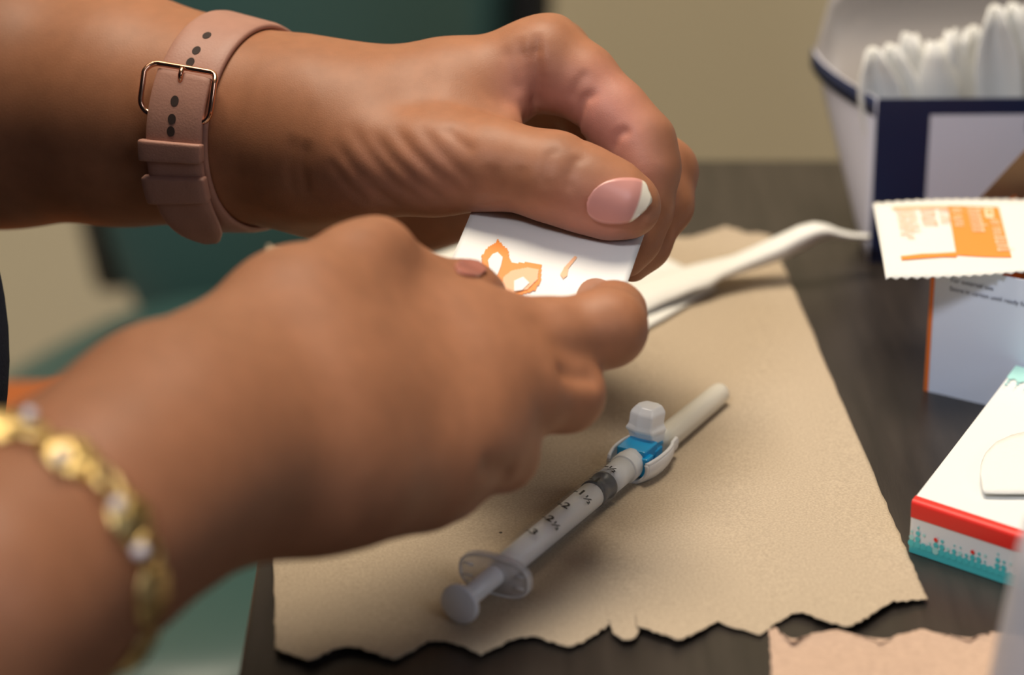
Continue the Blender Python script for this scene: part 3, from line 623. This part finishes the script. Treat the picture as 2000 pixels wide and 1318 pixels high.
# blue hub
hb = MB().lathe(A0, AX, [(sH-.001, .0030), (sH+.006, .0030), (sH+.0062, .0022), (sC, .0018)], 24)
hb.build('needle_hub', M['bluehub'], sy, True)
o = MB().box(A0+AX*(sH+.0050)+UPV*.0022-SD*.0006, AX*.0046, SD*.0048, UPV*.0020).build('hub_wing', M['bluehub'], sy); bevel(o, .0005)
o = MB().box(A0+AX*(sH+.0018)+SD*.0024-UPV*.0008, AX*.0024, SD*.0032, UPV*.0032).build('hub_wing', M['bluehub'], sy); bevel(o, .0005)
o = MB().box(A0+AX*(sH+.0100)+SD*.0025-UPV*.0002, AX*.0026, SD*.0020, UPV*.0020).build('hub_wing', M['bluehub'], sy); bevel(o, .0005)
# safety shield: open trough round the hub
sr = []
for i in range(22):
    u = i/21; s_ = sH-.0026 + u*.0225; r_ = .0066 + .0016*math.sin(math.pi*min(1, u*1.25))**.7 - .0010*max(0, u-.75)*4
    z_ = -max(0, r_-AZ+.0006)
    sr.append([A0+AX*s_ + UPV*(-min(r_*math.cos(a)*.82, AZ-.0014)) + SD*(r_*math.sin(a)) for a in np.linspace(R_(-108), R_(108), 25)])
o = MB().grid(sr).build('safety_shield', M['shield'], sy, True); solid(o, .0009, 0)
for e in (0, -1): MB().tube([r[e] for r in sr], .0006, 8).build('shield_rim', M['shield'], sy, True)
MB().tube(sr[0], .0006, 8).build('shield_rim', M['shield'], sy, True); MB().tube(sr[-1], .0006, 8).build('shield_rim', M['shield'], sy, True)
# hinged lever standing up from the shield
lv = []
bq = A0+AX*(sH+.0125)
for h_, w_, l_, t_ in ((.0026, .0050, .0034, .000), (.0052, .0054, .0036, -.0004), (.0068, .0060, .0042, -.0012), (.0084, .0050, .0040, -.0008), (.0120, .0050, .0040, .0002), (.0138, .0036, .0028, .0010)):
    c_ = bq+UPV*h_+AX*t_-SD*.0010; lv.append([c_+SD*w_+AX*l_*.6, c_+SD*w_*.5+AX*l_, c_-SD*w_*.6+AX*l_, c_-SD*w_+AX*l_*.2, c_-SD*w_-AX*l_*.6, c_-SD*w_*.3-AX*l_, c_+SD*w_*.7-AX*l_])
k = 7; o = MB().add([p for r in lv for p in r], [(i*k+j, i*k+(j+1) % k, (i+1)*k+(j+1) % k, (i+1)*k+j) for i in range(len(lv)-1) for j in range(k)] + [tuple(range(k)), tuple((len(lv)-1)*k+j for j in range(k-1, -1, -1))]).build('shield_lever', M['shield'], sy); fixnorm(o); bevel(o, .0005, 2, 20)
# needle cap
cz = -.0012
capo = A0 + UPV*cz
MB().lathe(capo, AX, [(sC-.006, .0034), (sC, .0040), (sC+.004, .0040), (sEnd-.003, .0036), (sEnd-.0012, .0034), (sEnd-.0003, .0026), (sEnd, .0008)], 32).build('needle_cap', M['cap'], sy, True)
MB().lathe(capo, AX, [(sC-.002, .0009), (sEnd-.008, .0007)], 10).build('needle', M['steel'], sy, True)
# ------------------------------------------------------------------ wedge shaped dispenser with white wipes
ds = thing('wipe_dispenser', 'navy and white open dispenser box full of folded white wipes', 'dispenser box', tuple(T(1800, 510)))
f0 = T(1697, 512); fx = Vector((1, .02, 0)).normalized(); fy = Vector((-fx.y, fx.x, 0)); Hd = .062; Wd = .115; Dt = .058; Db = .018
def dp(u, v, w_): # u across, w_ 0 front..1 back at height v (0..1)
    out = 0*v                     # front leans outwards a little
    return f0 + fx*(u*Wd) + VZ*(v*Hd) + fy*(-out + w_*(Db+(Dt-Db)*v)) 
def quadpart(name, a, b, c, d, m, th=.0008, n=8):
    rows = [[a.lerp(b, i/n).lerp(d.lerp(c, i/n), j/n) for i in range(n+1)] for j in range(n+1)]
    o = MB().grid(rows).build(name, m, ds); solid(o, th, 0); return o
quadpart('front_panel', dp(0, 0, 0), dp(1, 0, 0), dp(1, 1, 0), dp(0, 1, 0), M['navy_card'])
quadpart('base_panel', dp(0, 0, 0), dp(1, 0, 0), dp(1, 0, 1), dp(0, 0, 1), M['navy_card'])
def sidep(u, name):
    rows = []
    for j in range(9):
        v = j/8; rows.append([dp(u, v, w_) + fx*((-.016 if u == 0 else .016)*math.sin(w_*math.pi/2)*v) for w_ in np.linspace(0, 1, 9)])
    o = MB().grid(rows).build(name, M['lav_card'], ds, True); solid(o, .0008, 0); return rows
s0r = sidep(0, 'side_panel'); s1r = sidep(1, 'side_panel')
# navy rim along the top of the sides and the printed panels of the front
for rows in (s0r, s1r):
    top_ = rows[-1]; e = -fx*.0006 if rows is s0r else fx*.0006
    o = MB().grid([[p+e+VZ*.0002 for p in top_], [p+e-VZ*.0068 for p in top_]]).build('rim_band', M['navy_card'], ds, True); solid(o, .0003, 0)
ff = lambda u, v, l=.0006: dp(u, v, 0) - fy*l
def fpan(name, u0, u1, v0, v1, m, l=.0007): return mesh_obj(name, [ff(u0, v0, l), ff(u1, v0, l), ff(u1, v1, l), ff(u0, v1, l)], [(0, 1, 2, 3)], m, ds)
fpan('front_print', .165, .97, .06, .905, M['lav_card'])
# back hood, rounded top, taller than the front
bk = []
for i in range(25):
    u = i/24; x_ = -.016/Wd + u*(1+.032/Wd); hh = Hd + .034*(1-abs(2*u-1)**5)**.5
    bk.append([f0+fx*(x_*Wd)+VZ*(Hd*.0+z_*hh)+fy*(Db+(Dt-Db)*min(z_*hh/Hd, 1.15)-.0035*z_) + (fx*.016*(1-z_)*(1 if u < .5 else -1)*abs(2*u-1)) for z_ in np.linspace(0, 1, 14)])
M['hood'] = mat('translucent_grey_hood', (0.42, 0.38, 0.35), 0.35, alpha=.8)
o = MB().grid(bk).build('back_hood', M['hood'], ds, True); solid(o, .0008, 0)
vs, fs = text_verts('E', .0075)
mesh_obj('front_lettering', [ff(0, 0, .0010)+fx*(v.x+.0525)+VZ*(v.y+.0495) for v in vs], fs, M['ink_navy'], ds)
ORD = 'first second third fourth fifth sixth seventh eighth ninth tenth eleventh twelfth thirteenth fourteenth fifteenth sixteenth'.split()
for k in range(16):
    u = .085 + .85*k/15; w_ = .18 + .12*(k % 3) + .35*min(u*1.6, .9); hh = (.012 + .0012*k if k < 6 else .026 - .0010*(k-6)) + .003*((k*7) % 5)/5
    if k == 0: hh = .015
    if k == 6: hh = .028
    if k == 7: hh = .027
    cpos = dp(u, .45, w_); a = R_(rng.uniform(-12, 12)+8); tx_ = fx*math.cos(a)+fy*math.sin(a); tlt = VZ+fx*(-.22+.02*k)+fy*.05; wd = .0085
    rows = []
    for j in range(9):
        v = j/8; z_ = v*(hh+Hd*.55)
        wdd = wd*(1 if v < .7 else 1-.75*(v-.7)/.3); rows.append([cpos + tlt*z_ + tx_*(wdd*b) + fy*(.0022*math.cos(b*3+k)) for b in np.linspace(-1, 1, 7)])
    o = MB().grid(rows).build('folded_wipe', M['wipe'], None, True); solid(o, .0013, 0)
    tag(o, ORD[k]+' folded white wipe from the left end of the navy dispenser', 'wipe', 'folded wipes standing in the dispenser')
# ------------------------------------------------------------------ white carton with orange edge
c0 = T(1806, 762); c1 = T(1930, 791); cx_ = (c1-c0).normalized(); cyv = Vector((-cx_.y, cx_.x, 0)); Wc, Dc, Hc = .075, .082, .0455
# turn the depth so the left side is seen only as a thin sliver
ct = thing('carton', 'small white carton with orange side and printed storage text', 'carton', tuple(c0+cx_*Wc/2+cyv*Dc/2))
def cp_(u, v, w_): return c0 + cx_*(u*Wc) + cyv*(w_*Dc) + VZ*(v*Hc)
def cq(name, pts, m, th=.0006, sm=False):
    o = mesh_obj(name, pts, [(0, 1, 2, 3)], m, ct); solid(o, th, 0); return o
cq('front_panel', [cp_(0, 0, 0), cp_(1, 0, 0), cp_(1, 1, 0), cp_(0, 1, 0)], M['blue_card'])
cq('side_panel', [cp_(0, 0, 0), cp_(0, 0, 1), cp_(0, 1, 1), cp_(0, 1, 0)], M['orange_dk'])
cq('side_panel', [cp_(1, 0, 0), cp_(1, 0, 1), cp_(1, 1, 1), cp_(1, 1, 0)], M['orange_dk'])
cq('back_panel', [cp_(0, 0, 1), cp_(1, 0, 1), cp_(1, 1, 1), cp_(0, 1, 1)], M['brown_card'])
cq('base_panel', [cp_(0, .01, 0), cp_(1, .01, 0), cp_(1, .01, 1), cp_(0, .01, 1)], M['brown_card'])
mesh_obj('orange_edge', [cp_(0, 0, 0)-cyv*.0005, cp_(.018, 0, 0)-cyv*.0005, cp_(.018, 1, 0)-cyv*.0005, cp_(0, 1, 0)-cyv*.0005], [(0, 1, 2, 3)], M['orange_dk'], ct)
fa, fb = T(1906, 392, Hc+.004), T(2010, 285, Hc+.004)
fl0 = cp_(.30, 1, 1); fl1 = cp_(1.0, 1, 1)
o = mesh_obj('brown_flap', [fl0, fl1, fl1+VZ*.052+cyv*.012, P(2030, 262, (fl1-CAM).dot(FW)+.01), P(1912, 388, (fl0-CAM).dot(FW)+.002)], [(0, 1, 2, 3, 4)], M['brown_card'], ct); solid(o, .0008, 0)
for tx, px, py, sz in (('For external use', 1858, 545, .0022), ('Store in carton until ready for use', 1856, 562, .0022)):
    r = (FW + RT*((px-1000)/FPX) + UP*((659-py)/FPX)); nn = -cyv; t = (c0-CAM).dot(nn)/r.dot(nn); q = CAM + r*t
    vs, fs = text_verts(tx, sz); mesh_obj('carton_text', [q + cx_*v.x + VZ*(v.y-.0007) - cyv*.0006 for v in vs], fs, M['ink_navy'], ct)
# ------------------------------------------------------------------ flat packet lying on the carton
hz = Hc+.0026
wp = thing('wipe_packet', 'flat white and orange printed packet lying on top of the white carton', 'packet', tuple(T(1850, 460, hz)))
ka, kb, kc = T(1705, 391, hz), T(1730, 537, hz), T(2000, 389, hz)
kux = (kc-ka).normalized(); kuy = (kb-ka); Wp = .066; kL = kuy.length
def kp(u, v, l=0):                # u in px-like length along, v 0..1 towards camera
    bend = -.0012*(1-math.cos((u-.4)*4)) 
    return ka + kux*(u*Wp) + kuy*(v*(1-.06*u)) + VZ*(bend*(1 if u < .4 else .3)+.0012*math.sin(u*5+v*3)*v + l)
def jagk(u, v): return kp(u, v) 
rows = []
for j in range(15):
    v = j/14; rows.append([kp(i/40, v + ((.012*(-1)**i) if j in (0, 14) else 0)) for i in range(41)])
o = MB().grid(rows).build('packet_sheet', M['wipe'], wp, True); solid(o, .0006, 0)
def kpatch(name, poly, m, l):     # pixel polygon -> patch on the packet
    return mesh_obj(name, [kp(u, v, l) for u, v in poly], [tuple(range(len(poly)))], m, wp)
def kinv(px, py):
    q = T(px, py, hz); d = q-ka; v = .0; u = d.dot(kux)/Wp
    for _ in range(6):
        v = (d-kux*(u*Wp)).dot(kuy)/(kL*kL*(1-.06*u)); u = (d-kuy*(v*(1-.06*u))).dot(kux)/Wp
    return u, v
def kgrid(name, quad, m, l, n=8):
    q = [np.array(kinv(*p)) for p in quad]; rows = []
    for j in range(n+1):
        rows.append([kp(*((q[0]*(1-i/n)+q[1]*i/n)*(1-j/n)+(q[3]*(1-i/n)+q[2]*i/n)*j/n), l) for i in range(n+1)])
    return MB().grid(rows).build(name, m, wp)
kgrid('orange_block', [(1850, 405), (1950, 406), (1976, 501), (1868, 497)], M['orange'], .0006)
kgrid('orange_bar', [(1742, 403), (1851, 405), (1851, 411), (1744, 409)], M['pale_orange'], .0006)
kgrid('orange_bar', [(1759, 501), (1800, 496), (1868, 493), (1868, 501)], M['orange'], .0006); kgrid('orange_bar', [(1759, 501), (1868, 492), (1870, 499), (1761, 508)], M['orange'], .0007)
def kscribble(px, py, length, size, m, l=.0009):
    """a row of small strokes: print too fine to read, running towards the camera"""
    u0, v0 = kinv(px, py); b = MB(); x = 0
    while x < length:
        w_ = size*rng.uniform(.18, .30); h_ = size*(.9 if rng.random() < .3 else .6); t_ = size*.10
        for (x0, x1, y0, y1) in ((x, x+t_, 0, h_), (x+w_, x+w_+t_, 0, size*.68), (x, x+w_, *((0, t_) if rng.random() < .5 else (size*.55, size*.55+t_)))):
            b.add([kp(u0+yy/Wp, v0+xx/kL, l) for xx, yy in ((x0, y0), (x1, y0), (x1, y1), (x0, y1))], [(0, 1, 2, 3)])
        x += w_+size*.36 if rng.random() < .85 else w_+size*.8
    b.build('fine_print', m, wp)
for px, py, ln, sz, m in ((1750, 412, .024, .0032, M['pale_orange']), (1762, 412, .027, .0032, M['pale_orange']), (1774, 412, .020, .0032, M['pale_orange']), (1796, 411, .016, .0072, M['pale_orange']), (1832, 411, .013, .0042, M['pale_orange']),
                      (1858, 412, .017, .0042, M['cream_ink']), (1888, 411, .022, .0062, M['cream_ink']), (1934, 432, .013, .0040, M['cream_ink']), (1942, 463, .012, .0058, M['cream_ink'])): kscribble(px, py, ln, sz, m)
kgrid('logo_square', [(1922, 410), (1938, 410), (1941, 428), (1925, 428)], M['cream_ink'], .0008); kgrid('logo_square', [(1927, 414), (1934, 414), (1936, 423), (1930, 423)], M['orange'], .0010)
# ------------------------------------------------------------------ flat box with red stripe and teal dots
g0 = T(1774, 1077); g1 = T(1952, 1137); gx = (g1-g0).normalized(); gyd = T(1985, 716, .0165)-T(1781, 981, .0165); gy = gyd.normalized(); Hg = .0165; Lg = gyd.length; Wg = .085
bx = thing('bandage_box', 'flat white box with red stripe and teal dotted end near the paper towel', 'box', tuple(g0+gx*Wg/2+gy*Lg/2))
def gp(u, w_, v): return g0 + gx*(u*Wg) + gy*(w_*Lg) + VZ*(v*Hg)
o = MB().box(gp(.5, .5, .5), gx*Wg/2, gy*Lg/2, VZ*Hg/2).build('box_body', M['white_card'], bx); bevel(o, .0007, 3)
en = gx.cross(VZ); en = en if en.dot(gy) < 0 else -en
def gend(name, poly, m, l): return mesh_obj(name, [gp(u, 0, v)+en*l for u, v in poly], [tuple(range(len(poly)))], m, bx)
# red stripe wraps over the top front edge
rr = [[gp(u, 0, .70)+en*.0004, gp(u, 0, .95)+en*.0005, gp(u, 0, 1.0)+en*.0003+VZ*.0003, gp(u, .012, 1.0)+VZ*.0005, gp(u, .030, 1.0)+VZ*.0004] for u in (0.004, .5, 1)]
MB().grid(rr).build('red_stripe', M['red'], bx, True)
gend('teal_band', [(0.004, .01), (1, .01), (1, .18), (0.004, .20)], M['teal'], .0002)
dots = MB(); dl = MB(); red = MB()
def dot(b, u, v, r, l):
    c_ = gp(u, 0, v)+en*l; n_ = 12; b.add([c_]+[c_+gx*(r*math.cos(2*math.pi*k/n_))+VZ*(r*math.sin(2*math.pi*k/n_)) for k in range(n_)], [(0, 1+k, 1+(k+1) % n_) for k in range(n_)])
pit = .0020; nc = int(Wg/pit)
for i in range(nc):
    colh = 1.0+2.4*abs(math.sin(i*.9+1.1)+.4*math.sin(i*2.3))
    for j in range(7):
        u = (i+.5)/nc; v = .20 + j*.112
        if v > .66: continue
        s_ = max(0, min(1, (colh-j)/2.2)); r_ = pit*.44*s_
        if j == 0: r_ = pit*.58
        if r_ < pit*.14:
            if rng.random() < .12 and j < 6: dot(dl, u, v, pit*.25, .0004)
            continue
        (dot(red, u, v, pit*.34, .0006) if (i, j) in ((4, 2), (10, 2), (17, 3)) else dot(dots if rng.random() < .85 else dl, u, v, r_, .0004))
dots.build('teal_dots', M['teal'], bx); dl.build('pale_dots', M['teal_lt'], bx); red.build('red_dots', M['red'], bx) if red.v else None
tp = lambda u, w_, l=.0003: gp(u, w_, 1)+VZ*l
mesh_obj('teal_band', [tp(0.003, .90), tp(1, .90), tp(1, .995), tp(.003, .995)], [(0, 1, 2, 3)], M['teal_lt'], bx)
td = MB(); 
for i in range(26):
    for j in range(4):
        r_ = .0011*(1-.24*j)*rng.uniform(.6, 1.1); c_ = tp((i+.5)/26, .895-.022*j, .0005); td.add([c_]+[c_+gx*(r_*math.cos(k*.6283))+gy*(r_*math.sin(k*.6283)) for k in range(10)], [(0, 1+k, 1+(k+1) % 10) for k in range(10)])
td.build('teal_dots', M['teal_lt'], bx)
# white tissue tab curling out of the box top
hg_ = Hg*1000
o = loft('tissue', [(1916, 925, hg_+2.4), (1917, 905, hg_+2.6), (1925, 885, hg_+2.8), (1945, 864, hg_+3), (1975, 850, hg_+3), (2010, 842, hg_+3), (2100, 835, hg_+2)],
         [(1916, 926, hg_+2.4), (1918, 950, hg_+2), (1921, 963, hg_+1.8), (1950, 964, hg_+1.8), (1985, 964, hg_+1.8), (2020, 964, hg_+1.8), (2100, 962, hg_+1)], M['wipe'], None, 40, 10, .0004, .0012)
tag(o, 'white tissue end sticking up from the flat white box', 'tissue')
# ------------------------------------------------------------------ translucent cup at the near right
cc = T(2230, 1360); cc = Vector((.151, .615, TZ))
cu = thing('plastic_cup', 'upturned translucent grey plastic cup at the near right corner', 'cup', tuple(cc))
MB().lathe(cc, (0, 0, 1), [(.0005, .041), (.003, .0412), (.074, .0325), (.081, .0310), (.085, .027), (.086, .004)], 48).build('cup_wall', M['cup'], cu, True)
MB().tube([cc+Vector((.0415*math.cos(a), .0415*math.sin(a), .0016)) for a in np.linspace(0, 2*math.pi, 49)[:-1]], .0012, 8, closed=True).build('rim', M['cup'], cu, True)
# ------------------------------------------------------------------ background chair
ch = thing('office_chair', 'dark teal upholstered office chair with black arms behind the table', 'chair', (-.175, 1.52, 0))
cr = R_(-28); ca_, sa_ = math.cos(cr), math.sin(cr)
def cl(x, y, z): return Vector((-.175+x*ca_-y*sa_, 1.52+x*sa_+y*ca_, z))
def pad(name, cx, cy, cz, hx, hy, hz_, axes, m, p=4.0, bend=0):
    rows = []; n1_, n2_ = 28, 44
    for i in range(n1_+1):
        f_ = -math.pi/2+math.pi*i/n1_; row = []
        for j in range(n2_+1):
            t_ = 2*math.pi*j/n2_; sg = lambda x, e: math.copysign(abs(x)**e, x)
            x, y, z = sg(math.cos(f_), 2/p)*sg(math.cos(t_), 2/p), sg(math.cos(f_), 2/p)*sg(math.sin(t_), 2/p), sg(math.sin(f_), 2/p)
            q = axes[0]*(x*hx)+axes[1]*(y*hy)+axes[2]*(z*hz_); c_ = Vector((cx, cy, cz))+q; c_ = c_ + axes[1]*(bend*x*x)
            row.append(cl(*c_))
        rows.append(row)
    return MB().grid(rows).build(name, m, ch, True)
AXS = (VX, Vector((0, math.cos(.15), math.sin(.15))), Vector((0, -math.sin(.15)*-1, math.cos(.15))))
pad('backrest', 0, .16, .70, .135, .035, .31, (VX, Vector((0, 1, -.12)), Vector((0, .12, 1))), M['vinyl'], 3.2, -.05)
pad('back_shell', 0, .185, .70, .150, .030, .325, (VX, Vector((0, 1, -.12)), Vector((0, .12, 1))), M['black'], 3.2, -.05)
pad('seat', .07, -.10, .445, .17, .22, .04, (VX, VY, VZ), M['vinyl'], 4)
MB().box(cl(0, .17, .52), (cl(1, 0, 0)-cl(0, 0, 0))*.03, (cl(0, 1, 0)-cl(0, 0, 0))*.012, VZ*.12).build('back_bracket', M['black'], ch)
for sg_ in (-1, 1):
    MB().tube([cl(sg_*.16, .15, .44), cl(sg_*.165, .14, .50), cl(sg_*.165, .10, .55), cl(sg_*.165, -.02, .56), cl(sg_*.165, -.12, .55), cl(sg_*.165, -.15, .50), cl(sg_*.16, -.12, .44)], .018, 12).build('armrest', M['black'], ch, True)
MB().lathe(cl(0, 0, .07), (0, 0, 1), [(0, .03), (.35, .028)], 16).build('post', M['black'], ch, True)
for k in range(5):
    a = 2*math.pi*k/5+.3; e = cl(.28*math.cos(a), .28*math.sin(a), .06); lg = MB().tube([cl(0, 0, .09), e], [.025, .016], 8).build('leg', M['black'], ch)
    MB().lathe(e-VZ*.06, (0, 0, 1), [(0, .018), (.02, .026), (.04, .018)], 14).build('caster', M['black'], ch, True)
# orange bin between chair and person
ob = thing('bin', 'orange plastic bin behind the nearer wrist', 'bin', (-.265, 1.06, 0))
bn = MB(); bn.v = [Vector((x, y, z)) for z, k in ((0, .035), (.60, 0), (.60, -.006), (.628, -.006), (.632, .004)) for x, y in ((-.36+k, .98+k), (-.178-k, .98+k), (-.178-k, 1.148-k), (-.36+k, 1.148-k))]
bn.f = [(i*4+j, i*4+(j+1) % 4, i*4+4+(j+1) % 4, i*4+4+j) for i in range(4) for j in range(4)] + [(3, 2, 1, 0), (16, 17, 18, 19)]
o = bn.build('bin_body', M['binorange'], ob); bevel(o, .006, 3)
